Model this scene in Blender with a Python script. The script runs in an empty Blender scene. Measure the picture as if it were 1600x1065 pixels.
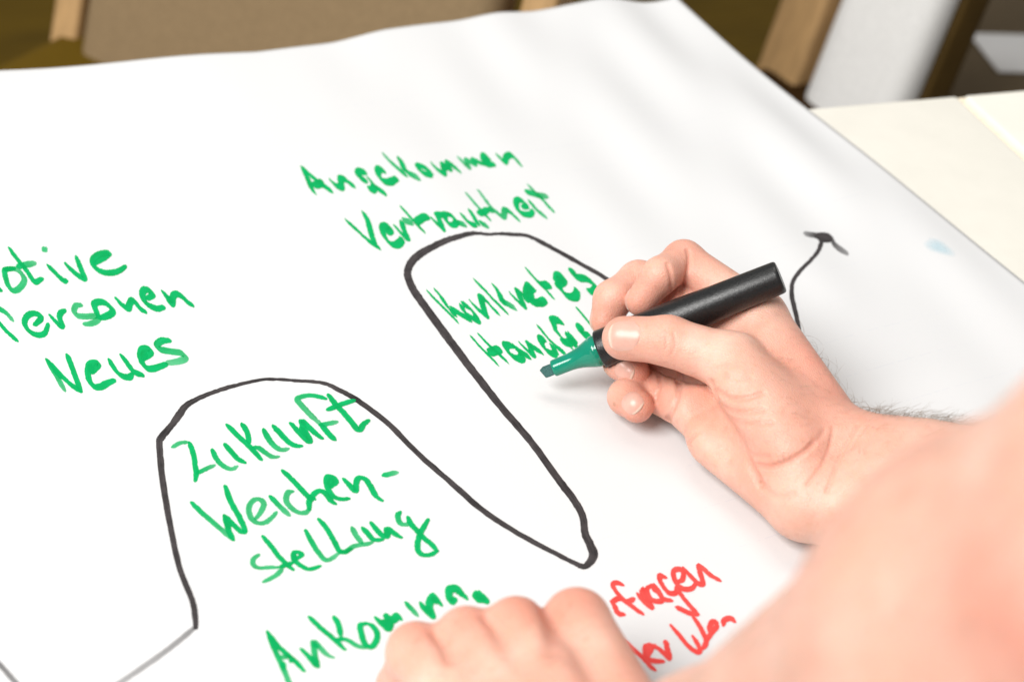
import bpy, math, random
import numpy as np
from mathutils import Vector, Matrix
S = bpy.context.scene
COL = S.collection
rng = np.random.default_rng(7)
random.seed(7)

# ---------------------------------------------------------------- camera
# z = 0 is the table top; x runs along the lines of the sheet, y away from the camera
F = 2667.0
CX, CY = 800.0, 532.5
H = 0.475
R = np.array([[0.87354735, -0.2104051, 0.43891311],
              [-0.47511698, -0.56447377, 0.67500609],
              [0.10573021, -0.79818485, -0.5930616]])      # world <- camera (x right, y down, z forward)
O = np.array([0, 0, H])
cam_d = bpy.data.cameras.new('camera')
cam = bpy.data.objects.new('camera', cam_d)
COL.objects.link(cam)
m = Matrix.Identity(4)
for i in range(3):
    m[i][0], m[i][1], m[i][2] = R[i][0], -R[i][1], -R[i][2]
m[2][3] = H
cam.matrix_world = m
cam_d.sensor_width = 36.0
cam_d.lens = F / 1600 * 36.0
cam_d.clip_start, cam_d.clip_end = 0.02, 60
cam_d.dof.use_dof = True
cam_d.dof.focus_distance = 0.752
cam_d.dof.aperture_fstop = 60 / 7.6
S.camera = cam

# ---------------------------------------------------------------- light
w = bpy.data.worlds.new('World')
S.world = w
w.use_nodes = True
w.node_tree.nodes['Background'].inputs[0].default_value = (1.0, 0.985, 0.96, 1)
w.node_tree.nodes['Background'].inputs[1].default_value = 0.31
S.view_settings.view_transform = 'Standard'
S.view_settings.look = 'None'
S.view_settings.exposure = 0.28
S.view_settings.gamma = 1.0

def area_lamp(name, loc, target, sx, sy, power, col):
    d = bpy.data.lights.new(name, 'AREA')
    d.shape = 'RECTANGLE'; d.size = sx; d.size_y = sy; d.energy = power; d.color = col
    o = bpy.data.objects.new(name, d)
    COL.objects.link(o)
    o.location = loc
    o.rotation_euler = (Vector(target) - Vector(loc)).to_track_quat('-Z', 'Y').to_euler()
    return o
area_lamp('ceiling_lamp', (0.55, 1.05, 1.9), (0.35, 0.5, 0), 1.0, 0.8, 8.5, (1.0, 0.95, 0.88))
area_lamp('window_light', (-1.70, 0.12, 2.15), (0.33, 0.45, 0), 1.6, 1.5, 98, (1.0, 0.985, 0.96))

# ---------------------------------------------------------------- helpers
def ray(u, v):
    return R @ np.array([(u - CX) / F, (v - CY) / F, 1.0])
def atd(u, v, d):
    return O + d * ray(u, v)
def atz(u, v, z):
    r = ray(u, v)
    return O + r * ((z - H) / r[2])
def camdir(x, y, z):
    d = R @ np.array([x, y, z], float)
    return d / np.linalg.norm(d)

def link(o, parent=None):
    COL.objects.link(o)
    if parent is not None:
        o.parent = parent
    return o
def mesh_obj(name, verts, faces, mat, parent=None, smooth=True):
    me = bpy.data.meshes.new(name)
    me.from_pydata([tuple(map(float, v)) for v in verts], [], [tuple(map(int, f)) for f in faces])
    me.update()
    if smooth:
        me.polygons.foreach_set('use_smooth', np.ones(len(me.polygons), bool))
    if mat:
        me.materials.append(mat)
    return link(bpy.data.objects.new(name, me), parent)
def empty(name, loc, label=None, cat=None, group=None):
    o = link(bpy.data.objects.new(name, None))
    o.location = loc
    tag(o, label, cat, group)
    return o
def tag(o, label=None, cat=None, group=None, kind=None):
    for k, v in (('label', label), ('category', cat), ('group', group), ('kind', kind)):
        if v: o[k] = v
def local(o):
    """keep world placement for meshes made in world space under an Empty"""
    o.matrix_parent_inverse = Matrix.Translation(-Vector(o.parent.location))
    return o

def new_mat(name):
    mt = bpy.data.materials.new(name)
    mt.use_nodes = True
    nt = mt.node_tree
    return mt, nt, nt.nodes['Principled BSDF'], nt.links
def node(nt, t, **kw):
    n = nt.nodes.new(t)
    for k, v in kw.items():
        setattr(n, k, v)
    return n
def noise(nt, vec, scale, detail=4, rough=.5):
    n = node(nt, 'ShaderNodeTexNoise')
    n.inputs['Scale'].default_value = scale
    n.inputs['Detail'].default_value = detail
    n.inputs['Roughness'].default_value = rough
    if vec is not None: nt.links.new(vec, n.inputs['Vector'])
    return n.outputs['Fac']
def ramp(nt, fac, stops):
    r = node(nt, 'ShaderNodeValToRGB')
    e = r.color_ramp.elements
    while len(e) < len(stops): e.new(.5)
    for k, (p, c) in zip(e, stops):
        k.position = p; k.color = (*c, 1) if len(c) == 3 else c
    nt.links.new(fac, r.inputs['Fac'])
    return r.outputs['Color']
def mix(nt, fac, a, b, blend='MIX'):
    n = node(nt, 'ShaderNodeMix', data_type='RGBA', blend_type=blend)
    for sock, v in ((n.inputs['Factor'], fac), (n.inputs[6], a), (n.inputs[7], b)):
        if hasattr(v, 'links'): nt.links.new(v, sock)
        elif isinstance(v, (int, float)): sock.default_value = v
        else: sock.default_value = (*v, 1)
    return n.outputs[2]
def math_n(nt, op, a, b=0.0, clamp=False):
    n = node(nt, 'ShaderNodeMath', operation=op, use_clamp=clamp)
    for sock, v in ((n.inputs[0], a), (n.inputs[1], b)):
        if hasattr(v, 'links'): nt.links.new(v, sock)
        else: sock.default_value = v
    return n.outputs[0]
def bump(nt, bsdf, height, strength, dist):
    b = node(nt, 'ShaderNodeBump')
    b.inputs['Strength'].default_value = strength
    b.inputs['Distance'].default_value = dist
    nt.links.new(height, b.inputs['Height'])
    nt.links.new(b.outputs['Normal'], bsdf.inputs['Normal'])
def coords(nt, which='Object', scale=None):
    t = node(nt, 'ShaderNodeTexCoord').outputs[which]
    if scale is None: return t
    mp = node(nt, 'ShaderNodeMapping')
    mp.inputs['Scale'].default_value = scale
    nt.links.new(t, mp.inputs['Vector'])
    return mp.outputs['Vector']

# ---------------------------------------------------------------- materials
def plain(name, col, rough=.5, var=.12, scale=30, spec=.5, stretch=None):
    mt, nt, b, L = new_mat(name)
    n = noise(nt, coords(nt, 'Object', stretch), scale, 5)
    c = tuple(col)
    L.new(ramp(nt, n, [(.25, [x * (1 - var) for x in c]), (.75, [min(1, x * (1 + var)) for x in c])]), b.inputs['Base Color'])
    b.inputs['Roughness'].default_value = rough
    b.inputs['Specular IOR Level'].default_value = spec
    bump(nt, b, n, .15, .001)
    return mt

def paper_mat():
    mt, nt, b, L = new_mat('paper')
    co = coords(nt, 'Object')
    fine = noise(nt, co, 900, 3)
    big = noise(nt, co, 9, 3)
    base = mix(nt, big, (.675, .682, .692), (.70, .706, .715))
    # faint printed squares, 25 mm apart, broken up like a worn print
    sp = node(nt, 'ShaderNodeSeparateXYZ'); L.new(co, sp.inputs[0])
    masks = []
    for ax, off in (('X', .010), ('Y', .0005)):
        a = math_n(nt, 'ADD', sp.outputs[ax], off)
        a = math_n(nt, 'PINGPONG', a, .01277)
        masks.append(math_n(nt, 'LESS_THAN', a, .00022))
    fade = ramp(nt, noise(nt, co, 14, 2), [(.42, (0, 0, 0)), (.62, (.5, .5, .5))])
    g = math_n(nt, 'ADD', masks[1], math_n(nt, 'MULTIPLY', masks[0], .25), True)
    dots = math_n(nt, 'GREATER_THAN', noise(nt, co, 420, 0), .45)
    g = math_n(nt, 'MULTIPLY', math_n(nt, 'MULTIPLY', g, fade), dots)
    L.new(mix(nt, g, base, (.60, .62, .67)), b.inputs['Base Color'])
    b.inputs['Roughness'].default_value = .75
    b.inputs['Specular IOR Level'].default_value = .25
    bump(nt, b, fine, .12, .0004)
    return mt

def ink_mat(name, dark, light, rough=.6, dye=None):
    mt, nt, b, L = new_mat(name)
    uv = coords(nt, 'UV', (1.0, 1.0, 1))
    streak = noise(nt, uv, 6, 4, .6)
    blot = noise(nt, coords(nt, 'Object'), 160, 3)
    f = math_n(nt, 'ADD', math_n(nt, 'MULTIPLY', streak, .6), math_n(nt, 'MULTIPLY', blot, .4))
    L.new(ramp(nt, f, [(.35, dark), (.62, light)]), b.inputs['Base Color'])
    b.inputs['Roughness'].default_value = rough
    b.inputs['Specular IOR Level'].default_value = .15
    at = node(nt, 'ShaderNodeAttribute', attribute_name='ink')
    a = math_n(nt, 'ADD', math_n(nt, 'MULTIPLY', f, -.40), 1.20, True)
    if dye is None:
        L.new(math_n(nt, 'MULTIPLY', a, at.outputs['Fac'], True), b.inputs['Alpha'])
        return mt
    # felt marker ink: part pigment, part dye that the paper shines through, so crossings come out darker
    tr = node(nt, 'ShaderNodeBsdfTransparent')
    L.new(mix(nt, math_n(nt, 'POWER', at.outputs['Fac'], 1.5), (1, 1, 1), dye), tr.inputs['Color'])
    ms = node(nt, 'ShaderNodeMixShader')
    cover = math_n(nt, 'MULTIPLY', math_n(nt, 'ADD', math_n(nt, 'MULTIPLY', f, -.9), 1.12, True), at.outputs['Fac'], True)
    L.new(cover, ms.inputs[0]); L.new(tr.outputs[0], ms.inputs[1]); L.new(b.outputs[0], ms.inputs[2])
    L.new(ms.outputs[0], nt.nodes['Material Output'].inputs['Surface'])
    return mt

def skin_mat():
    mt, nt, b, L = new_mat('skin')
    co = coords(nt, 'Object')
    mott = noise(nt, co, 55, 4, .6)
    fine = noise(nt, co, 260, 3)
    c = ramp(nt, mott, [(.30, (.69, .37, .27)), (.5, (.75, .44, .34)), (.70, (.79, .505, .405))])
    c = mix(nt, ramp(nt, noise(nt, co, 16, 3), [(.38, (0, 0, 0)), (.64, (.75, .75, .75))]), c, (.70, .335, .25))
    at = node(nt, 'ShaderNodeAttribute', attribute_name='flush_shade')  # skin redness, plus shade painted into the creases
    c = mix(nt, at.outputs['Fac'], c, (.68, .24, .165))
    pore = ramp(nt, fine, [(.28, (.86, .80, .78)), (.42, (1, 1, 1))])
    c = mix(nt, .5, c, pore, 'MULTIPLY')
    fv = node(nt, 'ShaderNodeTexVoronoi'); fv.inputs['Scale'].default_value = 62; fv.inputs['Randomness'].default_value = 1.0
    L.new(co, fv.inputs['Vector'])
    spot = ramp(nt, fv.outputs['Distance'], [(.045, (1, 1, 1)), (.085, (0, 0, 0))])
    sel = math_n(nt, 'GREATER_THAN', noise(nt, co, 38, 1), .56)
    c = mix(nt, math_n(nt, 'MULTIPLY', math_n(nt, 'MULTIPLY', spot, sel), .40), c, (.33, .145, .085))
    L.new(c, b.inputs['Base Color'])
    b.inputs['Roughness'].default_value = .44
    b.inputs['Specular IOR Level'].default_value = .5
    b.inputs['Subsurface Weight'].default_value = .35
    b.inputs['Subsurface Radius'].default_value = (1.0, .32, .16)
    b.inputs['Subsurface Scale'].default_value = .004
    vo = node(nt, 'ShaderNodeTexVoronoi', feature='DISTANCE_TO_EDGE')
    vo.inputs['Scale'].default_value = 900
    wob = node(nt, 'ShaderNodeVectorMath', operation='ADD')
    nz = node(nt, 'ShaderNodeTexNoise'); nz.inputs['Scale'].default_value = 300
    sc = node(nt, 'ShaderNodeVectorMath', operation='SCALE'); sc.inputs['Scale'].default_value = .0012
    L.new(co, nz.inputs['Vector']); L.new(nz.outputs['Color'], sc.inputs[0])
    L.new(co, wob.inputs[0]); L.new(sc.outputs[0], wob.inputs[1])
    L.new(wob.outputs[0], vo.inputs['Vector'])
    hgt = math_n(nt, 'ADD', math_n(nt, 'MINIMUM', math_n(nt, 'MULTIPLY', vo.outputs['Distance'], 3.0), 1.0), math_n(nt, 'MULTIPLY', noise(nt, co, 140, 4), 3.0))
    bump(nt, b, hgt, .30, .00035)
    return mt

def nail_mat():
    mt, nt, b, L = new_mat('nail')
    at = node(nt, 'ShaderNodeAttribute', attribute_name='tip')
    n = noise(nt, coords(nt, 'Object', (1, 1, 1)), 220, 3)
    c = ramp(nt, n, [(.3, (.66, .37, .30)), (.7, (.70, .41, .335))])
    L.new(mix(nt, at.outputs['Fac'], c, (.76, .56, .46)), b.inputs['Base Color'])
    b.inputs['Roughness'].default_value = .32
    b.inputs['Subsurface Weight'].default_value = .25
    b.inputs['Subsurface Radius'].default_value = (1.0, .4, .3)
    b.inputs['Subsurface Scale'].default_value = .002
    bump(nt, b, n, .08, .0003)
    return mt

M_PAPER = paper_mat()
M_GREEN = ink_mat('green_ink', (0.0, .365, .09), (0.0, .53, .165), dye=(.15, .79, .45))
M_BLACK = ink_mat('black_ink', (.022, .02, .021), (.068, .060, .062))
M_RED = ink_mat('red_ink', (.72, .045, .04), (.86, .095, .085))
M_BLUE = ink_mat('blue_ink', (.45, .68, .78), (.55, .76, .85))
M_SKIN = skin_mat()
M_NAIL = nail_mat()
M_HAIR = plain('body_hair', (.24, .19, .14), .5, .3, 200)
M_TABLE = plain('cream_laminate', (.83, .81, .735), .45, .03, 40)
M_EDGE = plain('beech_edging', (.86, .76, .60), .5, .15, 60, stretch=(1, 8, 8))
M_STEEL = plain('grey_steel', (.35, .35, .36), .35, .05, 40)
M_WOOD = plain('beech_wood', (.50, .31, .14), .45, .18, 30, stretch=(6, 6, 1))
M_FABRIC = plain('grey_beige_fabric', (.27, .19, .105), .9, .10, 300, .15)
M_WHITEFAB = plain('pale_grey_fabric', (.80, .80, .79), .9, .06, 300, .15)
M_BROWNFAB = plain('brown_fabric', (.032, .014, .002), .9, .1, 300, .1)
M_FLOOR = plain('dark_parquet', (.105, .062, .003), .7, .25, 6, .12, stretch=(1, 8, 1))
M_SHEET = plain('white_paper', (.8, .8, .8), .8, .02, 60)

def pen_mats():
    mt, nt, b, L = new_mat('black_barrel_plastic')
    co = coords(nt, 'Object')
    g = noise(nt, co, 1500, 3, .7)
    L.new(ramp(nt, g, [(.3, (.004, .0045, .005)), (.7, (.011, .012, .013))]), b.inputs['Base Color'])
    L.new(ramp(nt, noise(nt, co, 900, 3, .7), [(.3, (.24, .24, .24)), (.7, (.42, .42, .42))]), b.inputs['Roughness'])
    b.inputs['Specular IOR Level'].default_value = .5
    bump(nt, b, g, .35, .00025)
    m2, nt, b, L = new_mat('green_holder_plastic')
    n = noise(nt, coords(nt, 'Object'), 120, 3)
    L.new(ramp(nt, n, [(.3, (.0, .19, .115)), (.7, (.0, .25, .155))]), b.inputs['Base Color'])
    b.inputs['Roughness'].default_value = .12
    b.inputs['Coat Weight'].default_value = .25
    b.inputs['Coat Roughness'].default_value = .05
    m3, nt, b, L = new_mat('felt_nib')
    n = noise(nt, coords(nt, 'Object', (1, 1, 1)), 1800, 4, .7)
    L.new(ramp(nt, n, [(.3, (.008, .055, .05)), (.7, (.06, .17, .155))]), b.inputs['Base Color'])
    b.inputs['Roughness'].default_value = .8
    bump(nt, b, n, .6, .0004)
    return mt, m2, m3
M_BARREL, M_HOLDER, M_NIB = pen_mats()

# ---------------------------------------------------------------- floor
def sheet(name, x0, x1, y0, y1, z, mat):
    o = mesh_obj(name, [(x0, y0, z), (x1, y0, z), (x1, y1, z), (x0, y1, z)], [(0, 1, 2, 3)], mat, smooth=False)
    return o
fl = sheet('floor', -6, 8, -4, 9, -.74, M_FLOOR)
tag(fl, kind='structure')

# ---------------------------------------------------------------- boxes with rounded edges
def bevel_box(name, size, mat, parent=None, loc=(0, 0, 0), rot=(0, 0, 0), bev=.006, seg=3):
    import bmesh
    bm = bmesh.new()
    bmesh.ops.create_cube(bm, size=1)
    bmesh.ops.scale(bm, vec=Vector(size), verts=bm.verts)
    bmesh.ops.bevel(bm, geom=bm.edges[:], offset=bev, segments=seg, affect='EDGES', profile=.6)
    me = bpy.data.meshes.new(name)
    bm.to_mesh(me); bm.free()
    me.polygons.foreach_set('use_smooth', np.ones(len(me.polygons), bool))
    me.materials.append(mat)
    o = link(bpy.data.objects.new(name, me), parent)
    o.location = loc; o.rotation_euler = rot
    return o

# ---------------------------------------------------------------- tables
TA = math.radians(-9.0)
def table(corner, sx, sy, label):
    """corner = far right corner of the top in world xy"""
    e = empty('table', (corner[0], corner[1], -.74), label, 'table', 'cream tables pushed together')
    e.rotation_euler.z = TA
    t = .026
    bevel_box('table_top', (sx - .006, sy - .006, t), M_TABLE, e, (-sx / 2, -sy / 2, .74 - .0012 - t / 2), bev=.002)
    bevel_box('edging', (sx, .004, t - .004), M_EDGE, e, (-sx / 2, -.002, .74 - .0012 - t / 2 - .001), bev=.0015)
    bevel_box('edging', (.004, sy - .01, t - .004), M_EDGE, e, (-.002, -sy / 2, .74 - .0012 - t / 2 - .001), bev=.0015)
    bevel_box('edging', (.004, sy - .01, t - .004), M_EDGE, e, (-sx + .002, -sy / 2, .74 - .0012 - t / 2 - .001), bev=.0015)
    for ax in (-.07, -sx + .07):
        for ay in (-.07, -sy + .07):
            bevel_box('leg', (.035, .035, .70), M_STEEL, e, (ax, ay, .352), bev=.004)
    bevel_box('frame_rail', (sx - .18, .02, .04), M_STEEL, e, (-sx / 2, -.07, .69), bev=.003)
    bevel_box('frame_rail', (sx - .18, .02, .04), M_STEEL, e, (-sx / 2, -sy + .07, .69), bev=.003)
    return e
J1 = atz(1497, 143, 0)
ca, sa = math.cos(TA), math.sin(TA)
table((J1[0], J1[1]), 1.4, .70, 'cream topped table lying under the white flipchart sheet')
table((J1[0] + 1.2006 * ca, J1[1] + 1.2006 * sa), 1.2, .70, 'cream topped table to the right of the joint line, bare')

# ---------------------------------------------------------------- the flipchart sheet
PX0, PX1, PY0, PY1 = -.361, .629, .154, .834
def ph(x, y):
    """height of the paper above the table: curl ridges left by rolling, strongest towards the right edge"""
    x = np.asarray(x, float); y = np.asarray(y, float)
    a = np.clip((x - .30) / .3, 0, 1) ** 1.3 * np.clip((y - .36) / .25, .15, 1)
    r = .0015 * (1 + np.sin((x + .05 * (y - .5)) * 2 * np.pi / .072 + .6 * np.sin(9 * y)))
    r2 = .0005 * (1 + np.sin((x * .93 - .2 * y) * 2 * np.pi / .041))
    calm = .0005 * (1 + np.sin(x * 31 + y * 13)) * np.clip((y - .25) / .3, 0, 1)
    lift = .004 * np.clip((y - .74) / .1, 0, 1) ** 2
    edge = .0006 * np.sin(x * 47) * np.clip((y - .76) / .074, 0, 1) ** 2
    # quiet zone under the hands
    q = 1 - np.exp(-(((x - .40) / .06) ** 2 + ((y - .43) / .09) ** 2) ** 2)
    return (a * (r + r2) + calm) * q + lift + edge
def on_paper(u, v, eps=0.0):
    r = ray(u, v)
    z = 0.0
    for _ in range(4):
        p = O + r * ((z - H) / r[2])
        z = float(ph(p[0], p[1])) + eps
    return O + r * ((z - H) / r[2])

NX, NY = 340, 230
xs = np.linspace(PX0, PX1, NX); ys = np.linspace(PY0, PY1, NY)
gx, gy = np.meshgrid(xs, ys)
far = np.array([atz(u, v, .004)[:2] for u, v in ((0, 110), (80, 105), (200, 97), (400, 82), (520, 65), (600, 50), (690, 37), (780, 25), (870, 15), (940, 5), (1045, 0))])
fe = np.interp(gx, np.concatenate([[PX0], far[:, 0]]), np.concatenate([[far[0, 1] + .02], far[:, 1]]))
gy = PY0 + (gy - PY0) * (fe - PY0) / (PY1 - PY0)
top = np.stack([gx, gy, ph(gx, gy)], -1).reshape(-1, 3)
idx = np.arange(NX * NY).reshape(NY, NX)
fa = np.stack([idx[:-1, :-1], idx[:-1, 1:], idx[1:, 1:], idx[1:, :-1]], -1).reshape(-1, 4)
n0 = len(top)
bot = top - [0, 0, .00018]
fb = fa[:, ::-1] + n0
loop = np.concatenate([idx[0, :], idx[1:, -1], idx[-1, -2::-1], idx[-2:0:-1, 0]])
nx = np.roll(loop, -1)
side = np.stack([loop, loop + n0, nx + n0, nx], -1)
paper = mesh_obj('flipchart_sheet', np.concatenate([top, bot]), np.concatenate([fa, fb, side]), M_PAPER)
tag(paper, 'large white flipchart sheet with green and red handwriting and a black wavy curve', 'paper sheet')

# ---------------------------------------------------------------- handwriting
def smooth_path(pts, n=7):
    pts = np.array(pts, float)
    if len(pts) < 3:
        t = np.linspace(0, 1, n * 2)[:, None]
        return pts[0] * (1 - t) + pts[-1] * t
    P = np.vstack([2 * pts[0] - pts[1], pts, 2 * pts[-1] - pts[-2]])
    out = []
    for i in range(1, len(P) - 2):
        t = np.linspace(0, 1, n, endpoint=False)[:, None]
        a, b, c, d = P[i - 1], P[i], P[i + 1], P[i + 2]
        out.append(.5 * (2 * b + (c - a) * t + (2 * a - 5 * b + 4 * c - d) * t ** 2 + (3 * b - a - 3 * c + d) * t ** 3))
    out.append(P[-2][None])
    return np.vstack(out)

class Ink:
    def __init__(s): s.v, s.f, s.uv, s.a, s.k = [], [], [], [], 0
    def ribbon(s, path, half, thick, a0=1.0, a1=1.0, widths=None):
        """half = half nib vector (photo px), thick = extra round width; widths overrides with a plain width"""
        p = path
        d = np.gradient(p, axis=0)
        d /= np.maximum(np.linalg.norm(d, axis=1), 1e-6)[:, None]
        nrm = np.stack([-d[:, 1], d[:, 0]], 1)
        if widths is None:
            sg = np.tanh((nrm @ half) / (np.linalg.norm(half) * .10 + 1e-6))
            tt = np.linspace(0, 1, len(p))
            press = np.minimum(1, .62 + .38 * np.minimum(tt / .12, (1 - tt) / .16))
            off = sg[:, None] * half * (.55 + .45 * press[:, None]) + nrm * (thick / 2 * press)[:, None]
        else:
            off = nrm * (np.asarray(widths)[:, None] / 2)
        Lp, Rp = p + off, p - off
        e0, e1 = d[0] * thick * .4, d[-1] * thick * .4
        Lp = np.vstack([Lp[:1] * .35 + p[:1] * .65 - e0, Lp, Lp[-1:] * .35 + p[-1:] * .65 + e1])
        Rp = np.vstack([Rp[:1] * .35 + p[:1] * .65 - e0, Rp, Rp[-1:] * .35 + p[-1:] * .65 + e1])
        n = len(Lp)
        ln = np.concatenate([[0], np.cumsum(np.linalg.norm(np.diff((Lp + Rp) / 2, axis=0), axis=1))])
        base = len(s.v)
        K = 4
        for i in range(n):
            t = i / (n - 1)
            al = a0 + (a1 - a0) * t
            for j in range(K + 1):
                q = Rp[i] + (Lp[i] - Rp[i]) * j / K
                j2 = rng.normal(0, .22, 2) if j in (0, K) else 0
                q = q + j2
                s.v.append(on_paper(q[0], q[1], .00012 + s.k * 1.2e-5 + i * 1e-7))
                s.uv.append((ln[i] * .004 + s.k * .37, j / K * .55 + s.k * .71))
                s.a.append(al * (.95 if j in (0, K) else 1))
        for i in range(n - 1):
            for j in range(K):
                a = base + i * (K + 1) + j
                s.f.append((a, a + 1, a + K + 2, a + K + 1))
        s.k += 1
    def build(s, name, mat, label):
        o = mesh_obj(name, s.v, s.f, mat, paper)
        me = o.data
        # faces up
        if me.polygons[0].normal.z < 0: me.flip_normals()
        uvl = me.uv_layers.new(name='UVMap')
        li = np.empty(len(me.loops), int); me.loops.foreach_get('vertex_index', li)
        uvl.data.foreach_set('uv', np.array(s.uv, np.float32)[li].ravel())
        at = me.attributes.new('ink', 'FLOAT', 'POINT')
        at.data.foreach_set('value', np.array(s.a, np.float32))
        o['label'] = label
        return o

def word(name, label, mat, blocks):
    """blocks: (x0, y0, scale, half nib in px, round thickness px, 'x,y x,y ... ; x,y ...')  '~' starts a faint stroke, '>' fades out, '<' fades in"""
    k = Ink()
    for x0, y0, sc, half, th, txt in blocks:
        half = np.array(half, float)
        for st in txt.split(';'):
            st = st.strip()
            a0 = a1 = 1.0
            h_ = half; t_ = th
            if st[0] == '~': a0 = a1 = .72; st = st[1:]
            elif st[0] == '>': a0, a1 = 1.0, .6; st = st[1:]
            elif st[0] == '<': a0, a1 = .55, 1.0; st = st[1:]
            pts = [tuple(map(float, q.split(','))) for q in st.split()]
            pts = [(x0 + x / sc, y0 + y / sc) for x, y in pts]
            k.ribbon(smooth_path(pts), h_, t_, a0, a1)
    return k.build(name, mat, label)

NA, TH = (3.8, 4.4), 3.7
word('handwritten_word', 'green word Angekommen', M_GREEN, [
 (460, 225, 8, NA, TH, '105,290 170,440 215,560 262,625; 110,290 200,390 310,480 400,545 470,585; 240,520 300,505 350,470;'
  '440,445 520,520 585,535 580,440 630,440 690,490 750,525; 890,350 810,345 800,400 850,440 900,455; 905,410 960,470 1020,540 1090,590 1140,615; 930,560 980,570 1000,510;'
  '1130,340 1060,310 1045,370 1090,450 1180,475 1280,430; <1100,115 1200,220 1310,320 1400,390; 1310,170 1350,260 1370,330; >1390,340 1440,370 1500,400 1560,425'),
 (640, 215, 8, (2.9, 3.3), 3.6, '90,345 160,360 240,410 290,465; 270,470 190,450 120,400 85,345; 265,310 340,390 430,445 415,335 500,390 470,310 560,365 635,430; 420,380 500,360;'
  '<600,245 660,300 735,365 710,285 810,325 800,280 900,320; 920,330 980,260 930,220 915,270 960,330 1060,330; 1080,205 1140,265 1190,300 1210,240 1260,215 1310,250 1360,310 1395,355')])
word('handwritten_word', 'green word Vertrautheit', M_GREEN, [
 (530, 300, 8.889, (3.8, 4.2), TH, '90,390 250,530 400,670 560,775; 340,280 400,410 440,560 480,680 560,775;'
  '670,570 710,540 690,480 620,470 600,530 630,620 700,710 790,735 860,680 870,640; 770,460 840,550 900,620 940,625 890,500 875,410; ~890,395 1010,420;'
  '850,195 960,320 1070,440 1140,510 1190,565; 1060,430 1110,385 1180,345 1240,340; 1275,350 1340,420 1400,475 1430,500 1390,380 1365,325 1450,310'),
 (690, 275, 8, (2.9, 3.2), TH, '110,480 40,480 60,560 110,605 165,605 175,560 130,500 60,470; >190,575 250,595 300,610; 250,470 300,540 370,600 430,610; 350,420 390,490 430,560 460,615; >480,580 530,605 580,630;'
  '<300,205 390,310 480,415 540,480 610,545; 460,470 520,450 580,415; >590,420 640,420; <460,175 520,260 620,390 700,460 770,510 785,440 800,420 860,450 920,510 970,550;'
  '1010,390 1060,370 1010,310 950,295 930,350 960,430 1030,475 1110,475 1140,430; >1100,305 1150,380 1210,440 1310,515; <1075,100 1160,195 1260,290 1340,380 1405,445; >1050,195 1130,215 1220,240 1320,248')])
NK = (4.6, 5.3)
word('handwritten_word', 'green word Konkretes', M_GREEN, [
 (650, 410, 8, NK, 3.0, '135,350 240,460 350,570 460,680 525,745; 228,335 310,420 370,520 430,600; 430,610 490,640; 440,580 520,620 600,670 680,710;'
  '580,520 640,545 720,620 765,720 680,680 600,610 570,530; 665,465 740,550 830,630 870,650 840,560 815,440 870,465 930,540 990,600 1030,630;'
  '725,215 850,335 980,475 1080,570 1150,640; 970,275 1020,350 1060,430 1080,510; >1080,480 1150,520 1240,565; 1165,370 1250,460 1340,540 1300,430 1275,360 1340,400;'
  '1370,470 1430,390 1400,320 1380,390 1400,460 1480,500 1560,490'),
 (780, 400, 8.889, NK, 3.0, '400,480 460,440 420,410 380,450; 420,520 460,620 560,645 640,600; 370,160 480,295 600,415 700,525 750,590; 590,410 650,400 700,395;'
  '800,420 890,340 880,280 810,270 800,350 850,440 920,540 1030,570 1075,530 1080,460; 840,300 870,380; 1050,220 1010,215 1030,260 1100,300 1200,310 1300,370 1345,440 1310,490 1240,490')])
word('handwritten_word', 'green unfinished word Handfes beside the pen tip', M_GREEN, [
 (720, 470, 7.273, NK, 3.0, '115,395 200,500 310,610 425,725; 195,365 250,430 350,530 430,600 535,695; 320,590 400,560 450,545;'
  '580,500 510,505 530,570 590,630 670,660 695,620 640,560 580,500; 600,510 700,590 780,630; 660,460 720,530 810,605 790,530 770,490 830,530 920,580;'
  '950,430 910,430 920,490 970,560 1040,600 1075,590; 875,275 950,375 1050,485 1130,555 1180,580; 1080,590 1040,500;'
  '>1060,290 1110,380 1180,450 1240,510 1280,550; 1060,290 1045,220 1100,215 1155,240; 1150,465 1220,470 1290,450; 1215,350 1260,400 1285,440 1240,470; 1215,370 1240,440 1280,490 1330,515;'
  '1375,290 1345,300 1360,350 1400,385 1465,385; 1310,70 1400,175 1480,270 1560,350')])
NL = (1.6, 1.8)
word('handwritten_word', 'green cut off word ending otive', M_GREEN, [
 (0, 370, 7.619, NL, 6.2, '-160,560 -60,600 15,632; >170,375 60,395 70,500 110,600 170,640 250,590 290,510 250,430 180,380 50,385; 110,130 200,260 280,350 350,450 415,535 500,495; >210,350 300,333 415,308;'
  '565,335 660,430 750,515 795,522; ~515,158 545,138; 775,315 870,410 980,490 1005,480 950,350 910,235; 1130,310 1200,270 1285,205 1285,190 1180,205 1110,260 1105,320 1150,380 1230,420 1330,425 1420,400 1490,350')])
word('handwritten_word', 'green word Personen at the left edge', M_GREEN, [
 (0, 440, 9.681, (1.7, 1.9), 5.8, '-90,540 20,660 100,750 200,840 265,885; >-60,395 50,440 130,510 190,590;'
  '520,650 590,590 620,530 570,490 480,480 400,530 370,620 410,710 490,780 590,805 680,770 730,640; 750,500 830,590 910,670 940,650 900,540 920,470 980,430;'
  '~1230,350 1150,360 1120,440 1170,510 1300,525 1420,515 1500,530 1450,600 1360,635 1270,640'),
 (140, 430, 8.889, (2.3, 2.6), 5.8, '130,590 90,500 65,400 120,370 200,375 280,430 320,490 300,530 210,575 130,590; 360,310 440,400 530,460 555,400 590,345 640,380 700,460 780,505;'
  '800,320 870,270 830,210 760,200 730,270 770,370 850,430 940,460 1030,440; 1010,215 1080,310 1140,400 1160,290 1210,255 1290,300 1360,370 1435,415; 1090,290 1150,360')])
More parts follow.
